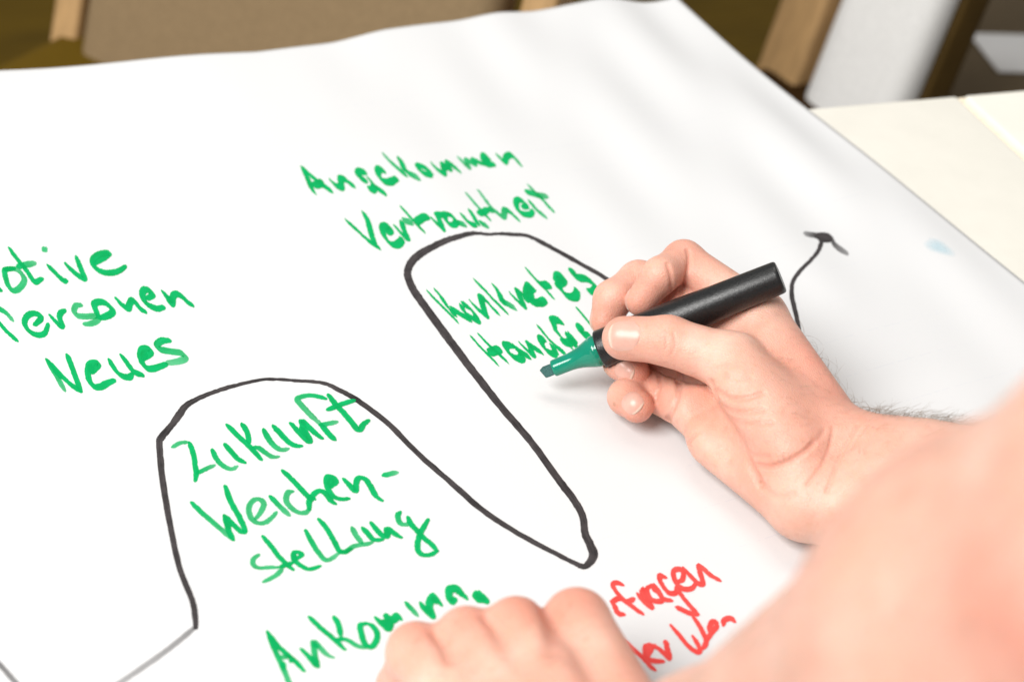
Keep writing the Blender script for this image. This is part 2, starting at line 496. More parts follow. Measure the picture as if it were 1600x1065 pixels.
word('handwritten_word', 'green word Neues', M_GREEN, [
 (60, 520, 6.667, (2.1, 2.3), 6.2, '>90,275 160,400 220,500 270,600; 100,285 220,420 330,530 440,605; 160,380 240,470; 300,225 340,330 390,470 440,605; 560,410 620,330 590,310 535,325 515,400 525,480 570,550 640,560 720,520 790,490; 550,340 540,400;'
  '740,275 790,370 860,440 940,460 975,430; 860,225 930,320 990,400 1090,437; 1090,270 1165,210 1150,165 1085,165 1060,220 1080,310 1140,370 1230,360 1330,320; 1110,200 1090,260;'
  '>1370,78 1290,78 1235,120 1270,170 1380,190 1490,210 1530,260 1450,295 1340,312')])
word('handwritten_word', 'green word Zukunft inside the left hump', M_GREEN, [
 (260, 600, 6.267, (1.6, -.1), 5.8, '~60,615 140,570 220,570; 225,572 250,640 268,700 282,800 292,870 282,945; >300,870 380,830 470,790; >450,640 490,730 560,800 640,830 690,800; 570,585 640,665 700,730 770,768;'
  '592,395 700,505 820,615 930,738; 740,385 790,470 810,570; >840,620 900,620 970,670 1040,710 1100,705'),
 (400, 600, 8, (1.7, .1), 6.4, '>95,565 150,670 240,780 330,820 400,800; 215,515 310,620 400,715 490,765 570,768; 430,485 530,590 650,710 670,690 605,570 570,455 650,525 740,610 825,675; 560,540 620,640;'
  '>870,182 780,152 680,137 570,152 515,190 580,275 700,400 820,510; 820,510 910,620 985,692; >800,510 900,490 1010,465; 905,130 990,245 1090,350 1200,480 1285,575 1340,500 1405,448; 895,318 1010,270 1120,230 1225,197')])
word('handwritten_word', 'green word Weichen with its hyphen', M_GREEN, [
 (290, 730, 8.194, (1.7, .1), 6.2, '>75,445 200,570 350,700 500,830 610,925; 610,925 550,800 495,610; 495,610 600,720 720,825 775,815; 770,805 680,620 580,440 505,235; 530,680 560,760;'
  '~900,650 960,570 1000,470 960,410 880,410 820,480 810,570 850,660 930,710 1020,700 1100,640 1160,570; >1085,365 1200,490 1325,612'),
 (420, 700, 7.273, (1.7, .4), 6.4, '~270,485 220,500 195,580 240,660 320,720 410,730 460,690; 155,250 280,370 420,520 490,590; 460,690 460,600 520,510 590,480 650,520 700,590 755,630; 450,550 520,580;'
  '700,440 760,380 720,325 665,325 655,400 690,490 740,550 830,575 910,568; 700,350 700,420; 850,345 920,420 985,485 990,400 1020,335 1090,345 1150,420 1210,530 1285,593; >1300,308 1370,290 1455,268')])
word('handwritten_word', 'green word stellung with a looped g', M_GREEN, [
 (380, 790, 8.194, (1.6, .1), 5.8, '~200,620 130,680 130,750 200,790 330,785 470,780; ~500,800 440,870 360,920 260,970; 250,385 350,505 450,635 550,740 640,815; 680,680 750,620 690,585 645,605 650,680 720,750 830,805 920,790 985,762; 480,775 560,750 630,720; 660,620 640,700;'
  '>800,310 870,450 960,590 1050,690 1130,670 1220,600; 965,165 1060,275 1150,425 1230,570 1300,590 1380,545'),
 (520, 770, 8.195, (1.6, .1), 6.2, '~100,750 180,735 260,680 340,660 420,650 500,630; ~245,440 300,540 370,630; 380,440 460,530 525,595 640,590; 490,375 560,465 640,545 695,550 690,450 760,490 810,530 875,565; 680,490 720,540;'
  '>860,240 830,290 860,380 930,400 970,380; 960,305 1000,390 1080,480 1150,560 1250,640 1335,735; 1335,735 1260,780 1160,790 1095,740 1085,640 1115,520 1165,430 1220,335')])
word('handwritten_word', 'green word Ankommen partly under the left hand', M_GREEN, [
 (400, 920, 6.667, (1.8, .6), 6.4, '>120,440 180,590 250,750 300,860 340,960 400,1100; 125,450 220,580 330,680 420,760 500,850; 150,500 200,580 235,620; 180,560 220,610; ~260,710 320,700 400,720; 380,730 360,750; 280,760 285,820;'
  '>470,620 550,700 635,800 615,690 600,540 680,620 740,680 805,710; 600,570 640,600; 590,710 620,770; 555,285 660,390 780,490 925,625; 815,285 860,370 880,480; >870,510 960,530 1060,590 1170,600; 850,510 890,530;'
  '1130,355 1085,375 1095,450 1130,560 1190,600 1250,540 1260,450 1200,370 1130,350'),
 (580, 890, 8, (2.3, 2.6), 7.4, '50,600 110,650 190,720 210,640 195,580 260,620 330,575 375,605; 130,650 220,680 215,740; 250,650 210,700; >430,410 500,480 580,565; 625,410 660,480 740,555 760,550 725,430 780,330 830,380 870,435; 680,480 740,500; 790,350 800,400;'
  '1050,360 990,385 970,290 985,240 1080,230 1130,290 1195,345; 1090,270 1110,310; 1320,280 1310,350 1380,360 1435,370 1350,270; 1340,300 1370,350')])
NR = (.9, 1.1)
word('handwritten_word', 'red word ending rfragen right of the left hand', M_RED, [
 (940, 860, 7.619, NR, 6.4, '110,600 160,660 190,740 270,755; 140,620 170,700 230,755; 130,600 200,565 260,575; 255,402 180,378 135,405 170,480 250,570 340,640 430,710 495,748; 265,600 320,600 385,568;'
  '425,505 490,590 600,675 560,590 490,450 540,510; 460,480 560,600; 600,405 540,460 590,575 680,600 720,580 680,480 610,405 700,530 760,578 835,588; 600,440 660,480; 765,315 695,295 695,350 745,440 805,500 880,498 890,425; 890,430 960,540 1060,660 1150,752; 1150,752 1050,740 940,690 890,670;'
  '890,375 960,340 970,245 910,215 855,245 865,330 910,410 990,455 1080,440 1130,370; 970,200 1060,300 1150,385 1205,385 1180,280 1155,180 1220,220 1300,290 1410,350; 1160,240 1200,340')])
word('handwritten_word', 'red words below it, cut off by both arms', M_RED, [
 (960, 930, 7.273, NR, 6.6, '100,630 180,730 260,810 320,855; 220,925 270,860; 60,600 110,640; 100,485 200,590 310,690 400,790 465,840; 345,565 350,650 375,720 440,738 560,745; 345,580 420,565 405,650; 370,600 390,690; 470,575 550,640 625,710 605,600 580,530 610,545; 590,560 610,660; 430,570 480,580;'
  '640,335 740,450 830,560 930,635 975,615 930,520 890,455; 890,235 960,330 1030,470 1040,540 1000,600; 1060,500 1100,420 1160,350 1150,300 1105,300 1080,370 1090,430; 1235,330 1250,275 1320,255 1370,290')])

def line(name, label, mat, pts):
    """pts: (x, y, width px[, strength])"""
    k = Ink()
    P = np.array([(*p, 1.0) if len(p) == 3 else p for p in pts], float)
    sm = smooth_path(P, 8)
    k.ribbon(sm[:, :2], np.zeros(2), 2.0, 1, 1, sm[:, 2] * .80)
    n = len(sm)
    return k.build(name, mat, label)
line('drawn_curve', 'thick black wavy curve with two humps', M_BLACK, [
 (306, 982, 9), (305, 965, 12), (300, 936, 12), (281, 888, 12), (266, 821, 12), (254, 749, 13), (249, 695, 13), (252, 683, 14), (268, 664, 13), (281, 646, 15), (291, 633, 12), (312, 621, 9), (340, 610, 8), (375, 600, 7),
 (416, 592, 6), (460, 594, 6), (504, 598, 7), (530, 609, 9), (560, 626, 10), (605, 660, 10.5), (651, 706, 10.5), (705, 754, 11), (755, 797, 11), (810, 833, 10), (872, 866, 9), (896, 878, 9), (914, 884, 12), (927, 868, 18), (922, 850, 16), (914, 832, 15),
 (910, 805, 14), (895, 778, 14), (872, 748, 14), (830, 690, 13.5), (787, 640, 14), (752, 596, 14.5), (722, 557, 15), (692, 517, 15.5), (665, 480, 15), (645, 451, 15), (637, 430, 15), (640, 414, 15.5), (652, 400, 15.5), (669, 389, 14), (696, 376, 12), (715, 370, 11), (733, 365, 9), (750, 364.5, 6), (763, 366, 6), (780, 365, 6),
 (800, 366, 7), (825, 368.5, 7), (853, 382, 8), (900, 408, 8), (952, 438, 8), (1010, 480, 9), (1060, 560, 10), (1120, 650, 10), (1180, 680, 10), (1230, 620, 10), (1250, 560, 10), (1248, 514, 9), (1243, 488, 9), (1237, 460, 9), (1239, 440, 8), (1250, 423, 7.5), (1266, 407, 7), (1279, 391, 8), (1284, 376, 9)])
ah = Ink()
ah.ribbon(smooth_path([(1257, 365), (1270, 367), (1284, 369)]), np.array([1.2, 2.2]), 4.5, .35, 1)
ah.ribbon(smooth_path([(1283, 367), (1297, 371), (1306, 384), (1324, 396)]), np.array([1.0, 2.4]), 6, 1, .4)
ah.ribbon(smooth_path([(1275, 369), (1286, 368.5), (1299, 373)]), np.array([.5, 2.0]), 6.5, 1, 1)
ah.ribbon(smooth_path([(1280, 374), (1287, 375), (1297, 376)]), np.array([.2, 1.0]), 5, 1, 1)
ah.build('arrow_head', M_BLACK, 'black arrow head at the end of the curve')
fa_ = Ink()
fa_.ribbon(smooth_path([(306, 978), (280, 1000), (240, 1030), (190, 1064), (120, 1110)]), np.array([0., 0.]), 9, .46, .28)
fa_.build('drawn_curve', M_BLACK, 'faint grey start of the curve')
fb_ = Ink()
fb_.ribbon(smooth_path([(-30, 1010), (0, 1038), (24, 1065), (60, 1100)]), np.array([0., 0.]), 9, .6, .4)
fb_.build('drawn_curve', M_BLACK, 'short grey line in the lower left corner')
sm_v, sm_f, sm_a = [], [], []
for i in range(7):
    for k in range(28):
        th = 2 * math.pi * k / 28
        rr = i / 6 * (1 + .12 * math.sin(3 * th + 1))
        du, dv = 27 * rr * math.cos(th), 11 * rr * math.sin(th)
        sm_v.append(on_paper(1467 + du * .92 - dv * .40, 386 + du * .40 + dv * .92, .00012))
        sm_a.append(.5 * (1 - (i / 6) ** 1.6))
        if i: sm_f.append(((i - 1) * 28 + k, (i - 1) * 28 + (k + 1) % 28, i * 28 + (k + 1) % 28, i * 28 + k))
sm = mesh_obj('ink_smudge', sm_v, sm_f, M_BLUE, paper)
sm.data.attributes.new('ink', 'FLOAT', 'POINT').data.foreach_set('value', np.array(sm_a, np.float32))
sm['label'] = 'pale blue ink smudge showing through the paper'

# ---------------------------------------------------------------- signed distance modelling for hands and arms
def seg_d(P, a, b, ra, rb):
    ab = b - a
    t = np.clip((P - a) @ ab / (ab @ ab + 1e-12), 0, 1).astype(np.float32)
    q = P - a - t[:, None] * ab
    return np.sqrt(np.einsum('ij,ij->i', q, q)) - (ra + (rb - ra) * t)
def smin(a, b, k):
    h = np.clip(.5 + .5 * (b - a) / k, 0, 1)
    return b + (a - b) * h - k * h * (1 - h)
def poly_d(P, pts):
    """distance to a line, shallower towards its two ends"""
    d = None
    n = len(pts) - 1
    for i, (a, b) in enumerate(zip(pts[:-1], pts[1:])):
        if np.linalg.norm(b - a) > .006: continue
        x = seg_d(P, a, b, 0, 0)
        d = x if d is None else np.minimum(d, x)
    return d

def surface_nets(sdf, lo, hi, vox, B=8):
    lo = np.array(lo, float); hi = np.array(hi, float)
    nb = np.ceil((hi - lo) / (vox * B)).astype(int)
    n = nb * B
    bi = np.stack(np.meshgrid(*[np.arange(k) for k in nb], indexing='ij'), -1).reshape(-1, 3)
    cen = lo + (bi * B + (B - 1) / 2) * vox
    dc = sdf(cen.astype(np.float32))
    full = np.repeat(np.repeat(np.repeat(dc.reshape(nb), B, 0), B, 1), B, 2).astype(np.float32)
    act = bi[np.abs(dc) < vox * B * 1.05 + .002]
    off = np.stack(np.meshgrid(*[np.arange(B)] * 3, indexing='ij'), -1).reshape(-1, 3)
    for k in range(0, len(act), 600):
        ii = (act[k:k + 600, None] * B + off[None]).reshape(-1, 3)
        v = sdf((lo + ii * vox).astype(np.float32))
        full[ii[:, 0], ii[:, 1], ii[:, 2]] = v
    s = full < 0
    c = [s[i:n[0] - 1 + i, j:n[1] - 1 + j, k:n[2] - 1 + k] for i in (0, 1) for j in (0, 1) for k in (0, 1)]
    anyi = np.logical_or.reduce(c); alli = np.logical_and.reduce(c)
    cells = np.argwhere(anyi & ~alli)
    vid = -np.ones(n - 1, int)
    vid[cells[:, 0], cells[:, 1], cells[:, 2]] = np.arange(len(cells))
    acc = np.zeros((len(cells), 3)); cnt = np.zeros(len(cells))
    cor = [np.array((i, j, k)) for i in (0, 1) for j in (0, 1) for k in (0, 1)]
    for a in range(8):
        for b in range(a + 1, 8):
            if np.abs(cor[a] - cor[b]).sum() != 1: continue
            pa, pb = cells + cor[a], cells + cor[b]
            va = full[pa[:, 0], pa[:, 1], pa[:, 2]]; vb = full[pb[:, 0], pb[:, 1], pb[:, 2]]
            m_ = (va < 0) != (vb < 0)
            t = np.where(m_, va / np.where(m_, va - vb, 1), 0)
            acc += np.where(m_[:, None], cor[a] + (cor[b] - cor[a]) * t[:, None], 0); cnt += m_
    V = lo + (cells + acc / cnt[:, None]) * vox
    faces = []
    for ax in range(3):
        o1, o2 = [(1, 2), (2, 0), (0, 1)][ax]
        sl0 = [slice(0, None)] * 3; sl1 = [slice(0, None)] * 3
        sl0[ax] = slice(0, -1); sl1[ax] = slice(1, None)
        e0 = s[tuple(sl0)]; e1 = s[tuple(sl1)]
        ed = np.argwhere(e0 != e1)
        ed = ed[(ed[:, o1] > 0) & (ed[:, o2] > 0) & (ed[:, o1] < n[o1] - 1) & (ed[:, o2] < n[o2] - 1)]
        d1 = np.zeros(3, int); d1[o1] = 1
        d2 = np.zeros(3, int); d2[o2] = 1
        q = [vid[tuple((ed - x).T)] for x in (d1 * 0, d1, d1 + d2, d2)]
        f = np.stack(q, 1)
        ins = e0[tuple(ed.T)]
        f[~ins] = f[~ins][:, ::-1]
        faces.append(f)
    Fc = np.concatenate(faces)
    Fc = Fc[(Fc >= 0).all(1)]
    # two Newton steps on to the surface
    for _ in range(2):
        g, d = grad(sdf, V)
        V = V - g * np.clip(d, -vox, vox)[:, None]
    return V, Fc
def grad(sdf, V, e=2e-4):
    V = np.asarray(V, np.float32)
    d = sdf(V)
    g = np.stack([sdf(V + np.array(a, np.float32) * e) - sdf(V - np.array(a, np.float32) * e) for a in ((1, 0, 0), (0, 1, 0), (0, 0, 1))], -1)
    g /= np.maximum(np.linalg.norm(g, axis=1), 1e-9)[:, None]
    return g, d
def hit(sdf, o, d, tmax=1.2, t0=.2):
    t = t0
    for _ in range(160):
        s_ = float(sdf(np.array([o + d * t], np.float32))[0])
        t += s_ * .8
        if abs(s_) < 2e-5 or t > tmax: break
    return o + d * t
def pix_hit(sdf, u, v):
    r = ray(u, v); ln = np.linalg.norm(r)
    return hit(sdf, O, r / ln)

MM = .001
# ---------------------------------------------------------------- the marker
TIP, REAR = atd(851, 581, .765), atd(1220, 432, .741)
AX = (REAR - TIP) / np.linalg.norm(REAR - TIP)
PL = np.linalg.norm(REAR - TIP)
pen = empty('marker_pen', TIP, 'black chunky marker with green nib section held in the right hand', 'marker')
def lathe(name, prof, mat, seg=48):
    """prof: (t along the axis in m, radius)"""
    a = AX; u = camdir(0, 0, -1); u = u - a * (u @ a); u /= np.linalg.norm(u); v_ = np.cross(a, u)
    V, Fc = [], []
    for t, r in prof:
        for k in range(seg):
            th = 2 * math.pi * k / seg
            V.append(TIP + a * t + (u * math.cos(th) + v_ * math.sin(th)) * r)
    for i in range(len(prof) - 1):
        for k in range(seg):
            p, q = i * seg + k, i * seg + (k + 1) % seg
            Fc.append((p, q, q + seg, p + seg))
    Fc.append(tuple(range(seg))[::-1]); Fc.append(tuple(range((len(prof) - 1) * seg, len(prof) * seg)))
    o = mesh_obj(name, V, Fc, mat, pen)
    local(o)
    for p in o.data.polygons[-2:]: p.use_smooth = False
    return o
mm = lambda *p: [(a * MM, b * MM) for a, b in p]
T0 = 27.0
lathe('barrel', mm((T0, 6.6), (T0, 8.2), (T0 + .35, 8.62), (T0 + .9, 8.72), (T0 + 9, 8.75), (T0 + 40, 8.5), (PL / MM - 30, 7.9), (PL / MM - 1.6, 7.35), (PL / MM - .6, 7.15), (PL / MM - .1, 6.7), (PL / MM, 6.0)), M_BARREL)
lathe('nib_holder', mm((4.3, 2.2), (4.3, 3.6), (4.6, 3.8), (5.4, 3.85), (12.5, 3.95), (15, 4.25), (17.5, 4.8), (19.5, 5.45), (21.5, 6.2), (23.0, 6.75), (24.0, 6.95), (24.3, 7.2), (25.6, 7.25), (26.0, 7.1), (T0 + .2, 7.1), (T0 + 3, 6.9)), M_HOLDER)
def nib():
    a = AX
    up = camdir(0, -1, 0); up = up - a * (up @ a); up /= np.linalg.norm(up)
    sd = np.cross(a, up)
    # chisel: a flat felt bar with a slanted cut
    poly = [(6.0, 2.4, 1.9), (.3, 2.5, 1.7), (-1.8, 1.5, .9), (-.3, -2.7, .9), (1.2, -2.75, 1.6), (6.0, -2.7, 1.9)]
    V = [TIP + a * t * MM + up * y * MM + sd * x * sg_ * MM for sg_ in (1, -1) for t, y, x in poly]
    k = len(poly)
    Fc = [tuple(range(k))[::-1], tuple(range(k, 2 * k))] + [(i, (i + 1) % k, k + (i + 1) % k, k + i) for i in range(k)]
    o = mesh_obj('nib', V, Fc, M_NIB, pen, smooth=False)
    local(o)
    bv = o.modifiers.new('bevel', 'BEVEL'); bv.width = .0003; bv.segments = 2
    return o
nib()
def pen_sdf(P):
    t = np.clip((P - TIP) @ AX, T0 * MM, PL)
    q = P - TIP - t[:, None] * AX
    rr = 8.75 * MM + (7.3 - 8.75) * MM * np.clip((t - .036) / (PL - .036), 0, 1)
    return np.sqrt(np.einsum('ij,ij->i', q, q)) - rr

# ---------------------------------------------------------------- right hand (the writing hand) and forearm
f32 = lambda p: np.asarray(p, np.float32)
def jd(u, v, d): return f32(atd(u, v, d))
def jz(u, v, z): return f32(atz(u, v, z))
RJ = dict(
    Imcp=jd(1185, 497, .757), Ipip=jd(1068, 408, .778), Idip=jd(1032, 430, .763), Itip=jd(1001, 470, .766),
    Mmcp=jd(1150, 520, .762), Mpip=jd(998, 440, .790), Mdip=jd(957, 467, .776), Mtip=jd(947, 501, .776),
    Rmcp=jd(1115, 580, .762), Rpip=jd(985, 550, .782), Rdip=jd(971, 564, .765), Rtip=jd(990, 581, .760),
    Pmcp=jz(1088, 642, .019), Ppip=jd(1008, 606, .767), Pdip=jd(978, 620, .756), Ptip=jd(995, 634, .748),
    Tcmc=jd(1275, 690, .716), Tmcp=jd(1142, 567, .730), Tip=jd(1044, 532, .735), Ttip=jd(975, 528, .741))
ELB = jz(2300, 850, .075)
PALM = [  # a, b, radius a, radius b (mm)
    (jz(1264, 785, .021), jd(1322, 708, .714), 13.5, 15.5),
    (jd(1318, 700, .718), RJ['Imcp'], 14, 12.2),
    (jd(1300, 725, .718), RJ['Mmcp'], 13, 11.5),
    (jz(1285, 765, .022), RJ['Rmcp'], 13, 11.0),
    (jz(1265, 780, .019), RJ['Pmcp'], 12.5, 10.3),
    (RJ['Tcmc'], RJ['Tmcp'], 16, 12.4),
    (jd(1235, 705, .704), jd(1160, 610, .720), 15, 13),
    (jd(1205, 545, .742), jd(1140, 560, .737), 8, 7),
    (jz(1245, 776, .018), jz(1118, 688, .017), 14, 11.5),
    (jd(1322, 708, .714), jd(1420, 742, .700), 15.5, 19),
    (jz(1270, 782, .022), jd(1400, 800, .690), 14, 18),
]
FARM = [(jd(1420, 742, .700), ELB + f32([0, .012, .006]), 19, 36), (jd(1400, 800, .690), ELB - f32([0, .01, 0]), 18, 36)]
FING = [
    ('I', ['Imcp', 'Ipip', 'Idip', 'Itip'], [11.6, 9.2, 7.9, 6.9]),
    ('M', ['Mmcp', 'Mpip', 'Mdip', 'Mtip'], [11.4, 9.4, 8.2, 7.3]),
    ('R', ['Rmcp', 'Rpip', 'Rdip', 'Rtip'], [10.8, 8.8, 7.9, 7.3]),
    ('P', ['Pmcp', 'Ppip', 'Pdip', 'Ptip'], [10.2, 8.2, 7.6, 7.4]),
    ('T', ['Tmcp', 'Tip', 'Ttip'], [12.4, 10.4, 9.6]),
]
CREASE = []          # (points, depth m, width m)
def right_sdf(P, creases=True):
    P = np.asarray(P, np.float32)
    d = None
    for a, b, ra, rb in PALM:
        x = seg_d(P, a, b, ra * MM, rb * MM)
        d = x if d is None else smin(d, x, .009)
    for a, b, ra, rb in FARM:
        d = smin(d, seg_d(P, a, b, ra * MM, rb * MM), .02)
    for nm, js, rs in FING:
        f = None
        for j0, j1, r0, r1 in zip(js[:-1], js[1:], rs[:-1], rs[1:]):
            x = seg_d(P, RJ[j0], RJ[j1], r0 * MM, r1 * MM)
            f = x if f is None else smin(f, x, .0035)
        dm = np.linalg.norm(P - RJ[js[0]], axis=1)
        k = .0008 + .009 * np.exp(-(dm / (.012 if nm in 'RP' else .018)) ** 2)
        d = smin(d, f, k)
    if creases:
        for pts, dep, wid in CREASE:
            lo_, hi_ = pts.min(0) - 3 * wid, pts.max(0) + 3 * wid
            m_ = ((P > lo_) & (P < hi_)).all(1)
            if m_.any():
                q = poly_d(P[m_], pts)
                d[m_] += dep * np.exp(-(q / wid) ** 2)
    d = np.maximum(np.maximum(d, -(pen_sdf(P) - .0001)), P[:, 0] - .634)
    return -smin(-d, P[:, 2] - .0006, .004)

def crease_px(pts, dep, wid, sdf=None):
    sm = smooth_path(pts, 8)
    n = max(4, int(np.linalg.norm(np.diff(sm, axis=0), axis=1).sum() / 4))
    ii = np.linspace(0, len(sm) - 1, n)
    sm = np.stack([np.interp(ii, np.arange(len(sm)), sm[:, k]) for k in (0, 1)], 1)
    p3 = f32([pix_hit(sdf or (lambda q: right_sdf(q, False)), *p) for p in sm])
    return (p3, dep * MM, wid * MM)
CREASE += [crease_px(*c) for c in [
    ([(1075, 391), (1077, 408), (1073, 430), (1064, 458)], 1.9, .9),
    ([(1043, 413), (1048, 430), (1049, 450), (1041, 472)], 1.5, .8),
    ([(1052, 521), (1055, 538), (1050, 552)], .35, .6),
    ([(1040, 526), (1041, 545)], .3, .5),
    ([(1120, 610), (1140, 622), (1165, 622), (1192, 614)], 1.7, 1.0),
    ([(1122, 632), (1150, 644), (1192, 640)], 1.0, 1.1),
    ([(1140, 655), (1170, 663), (1205, 660)], .6, 1.1),
    ([(1130, 585), (1150, 592), (1172, 590)], .4, 1.2),
    ([(1062, 584), (1061, 602), (1057, 622), (1048, 645), (1039, 666)], 4.5, 1.1),
    ([(1031, 586), (1030, 605), (1022, 626)], 2.4, .8),
    ([(1072, 705), (1079, 686), (1095, 667), (1112, 648)], 2.4, .9),
    ([(1183, 726), (1205, 729), (1235, 719), (1262, 702), (1272, 690)], 2.2, .9),
    ([(1160, 700), (1180, 712), (1200, 713)], .6, 1.0),
    ([(1110, 600), (1117, 624), (1127, 650), (1148, 686), (1170, 723), (1187, 757)], 4.2, 1.6),
    ([(1098, 628), (1115, 655), (1140, 700)], 4.5, 7.0),
    ([(1302, 668), (1296, 700), (1282, 730), (1262, 756)], .9, .8),
    ([(1340, 664), (1325, 690), (1312, 715), (1300, 745), (1292, 768)], .9, .8),
    ([(1355, 664), (1340, 682), (1330, 700)], .7, .8),
    ([(1262, 700), (1275, 690), (1288, 672)], .5, 1.1),
    ([(1190, 757), (1215, 775), (1240, 772)], .5, 1.3),
]]

def flush_shade_attr(o, spots, lines=()):
    n = len(o.data.vertices)
    co = np.empty(n * 3, np.float32); o.data.vertices.foreach_get('co', co); co = co.reshape(-1, 3)
    f = np.zeros(n, np.float32)
    for c, r, a in spots:
        f = np.maximum(f, a * np.exp(-(np.linalg.norm(co - f32(c), axis=1) / r) ** 2))
    for pts, dep, wid in lines:  # creases: natural redness, darkened too in place of shade in the gaps
        if wid > .004: continue
        m_ = ((co > pts.min(0) - .006) & (co < pts.max(0) + .006)).all(1)
        if m_.any():
            f[m_] = np.maximum(f[m_], min(.75, .1 + dep * 230) * np.exp(-(poly_d(co[m_], pts) / (wid * 1.1)) ** 2))
    at = o.data.attributes.new('flush_shade', 'FLOAT', 'POINT')
    at.data.foreach_set('value', f)
    return co

person = empty('person', (.62, .05, -.74), 'person with bare arms leaning over the sheet, writing with the right hand', 'person')
lo = np.min([jz(1250, 780, .02), RJ['Rpip'], RJ['Tip'], RJ['Pdip']], axis=0)
V, Fc = surface_nets(right_sdf, (.33, .12, -.001), (.64, .545, .125), .0007)
arm_r = mesh_obj('arm', V, Fc, M_SKIN, person)
local(arm_r)
arm_r['label'] = 'right arm and hand closed round the marker'
flush_shade_attr(arm_r, [(RJ['Itip'], .012, .55), (RJ['Mtip'], .013, .7), (RJ['Rtip'], .012, .7), (RJ['Ptip'], .012, .6), (RJ['Ttip'], .012, .25), (RJ['Ipip'], .012, .3), (RJ['Tip'], .010, .15),
    (jd(1260, 560, .735), .016, .45), (jd(1130, 650, .74), .016, .3), (RJ['Mdip'], .012, .4), (jd(1290, 620, .72), .02, .3)], CREASE)

def nail(sdf, parent, c, axis, normal, wid, ln, name='fingernail'):
    c = np.asarray(c, float)
    n = np.asarray(normal, float); a = np.asarray(axis, float)
    n /= np.linalg.norm(n); a = a - n * (a @ n); a /= np.linalg.norm(a)
    b = np.cross(n, a)
    NS, NT = 13, 17
    V, tp = [], []
    for i in range(NT):
        t = -1 + 2 * i / (NT - 1)
        ws = (1 - abs(min(t, 0)) ** 3.2 * .55) if t < 0 else (1 - .35 * max(0, t - .3) ** 2 / .49)
        for j in range(NS):
            s_ = -1 + 2 * j / (NS - 1)
            q = c + a * (t * ln / 2 - (.10 * ln * s_ * s_ if t > 0 else -.10 * ln * s_ * s_ * (1 if t < 0 else 0)) * abs(t)) + b * s_ * ws * wid / 2 + n * .012
            p = hit(sdf, q, -n, .03, 0)
            ed = max(abs(s_) ** 4, max(0, -t) ** 6)
            V.append(p + n * (.00030 * (1 - ed) - .00025 * ed))
            tp.append(1.0 if t > .80 else 0.0)
    Fc = [(i * NS + j, i * NS + j + 1, (i + 1) * NS + j + 1, (i + 1) * NS + j) for i in range(NT - 1) for j in range(NS - 1)]
    o = mesh_obj(name, V, Fc, M_NAIL, parent)
    if o.data.polygons[len(Fc) // 2].normal @ Vector(n) < 0: o.data.flip_normals()
    at = o.data.attributes.new('tip', 'FLOAT', 'POINT'); at.data.foreach_set('value', np.array(tp, np.float32))
    so = o.modifiers.new('thick', 'SOLIDIFY'); so.thickness = .0006; so.offset = -1
    return o
rs0 = lambda q: right_sdf(q, False)
def finger_sdf(*jr):
    def fn(P):
        P = np.asarray(P, np.float32); f = None
        for (j0, r0), (j1, r1) in zip(jr[:-1], jr[1:]):
            x = seg_d(P, RJ[j0], RJ[j1], r0 * MM, r1 * MM)
            f = x if f is None else smin(f, x, .0035)
        return f
    return fn
fs = {n: finger_sdf(*list(zip(js, rs))[-3:]) for n, js, rs in FING}
nail(fs['T'], arm_r, pix_hit(rs0, 976, 522), camdir(-1, -.02, .15), camdir(-.12, -.30, -1), 15 * MM, 15 * MM)
nail(fs['I'], arm_r, RJ['Itip'] + f32(camdir(-.8, -.1, .3)) * .004, camdir(-.45, .75, .1), camdir(-.85, -.35, .25), 10.5 * MM, 11 * MM)
nail(fs['M'], arm_r, RJ['Mtip'] + f32(camdir(-.8, -.1, .3)) * .004, camdir(-.25, .9, .1), camdir(-.9, -.2, .15), 11 * MM, 11.5 * MM)
nail(fs['R'], arm_r, pix_hit(rs0, 974, 580), camdir(.75, .45, -.3), camdir(-.55, -.2, -.8), 10.5 * MM, 10 * MM)
nail(fs['P'], arm_r, pix_hit(rs0, 986, 627), camdir(.6, .6, -.4), camdir(-.35, -.3, -.9), 11 * MM, 10.5 * MM)

def hairs(sdf, parent, V, pick, count, lmin, lmax, lean, name='arm_hair', rad=.00006):
    g, _ = grad(sdf, V)
    ok = np.where(pick(V, g))[0]
    sel = rng.choice(ok, min(count, len(ok)), replace=False)
    vv, ff = [], []
    for i in sel:
        p = V[i]; n = g[i]
        t = np.asarray(lean) + rng.normal(0, .55, 3)
        t -= n * (t @ n); t /= np.linalg.norm(t) + 1e-9
        L_ = rng.uniform(lmin, lmax)
        bend = rng.uniform(.3, 1.1)
        dirv = n * .8 + t * .5; pts = [p - n * .0003]
        cur = rng.normal(0, .25, 3)
        K = 6
        for k in range(K):
            dirv = dirv + (t * bend - n * .35) * .35 + cur * .3
            dirv /= np.linalg.norm(dirv)
            pts.append(pts[-1] + dirv * L_ / K)
        for k, q in enumerate(pts):
            rr = rad * (1 - .75 * k / K)
            e1 = np.cross(dirv, [0.3, .5, .8]); e1 /= np.linalg.norm(e1); e2 = np.cross(dirv, e1)
            b0 = len(vv)
            for a_ in range(3):
                vv.append(q + (e1 * math.cos(a_ * 2.094) + e2 * math.sin(a_ * 2.094)) * rr)
            if k:
                for a_ in range(3):
                    ff.append((b0 - 3 + a_, b0 - 3 + (a_ + 1) % 3, b0 + (a_ + 1) % 3, b0 + a_))
    o = mesh_obj(name, vv, ff, M_HAIR, parent)
    o['kind'] = 'stuff'
    return o
def proj_np(V):
    c = (V - O) @ R
    return CX + F * c[:, 0] / c[:, 2], CY + F * c[:, 1] / c[:, 2]
def pick_dorsal(V, g):
    u, v = proj_np(V)
    gc = g @ R
    return (gc[:, 1] < -.35) & (gc[:, 2] > -.25) & (u > 1215) & (u < 1580) & (v < 720) & (rng.random(len(V)) < np.clip((u - 1225) / 190, .04, 1) ** 1.5)
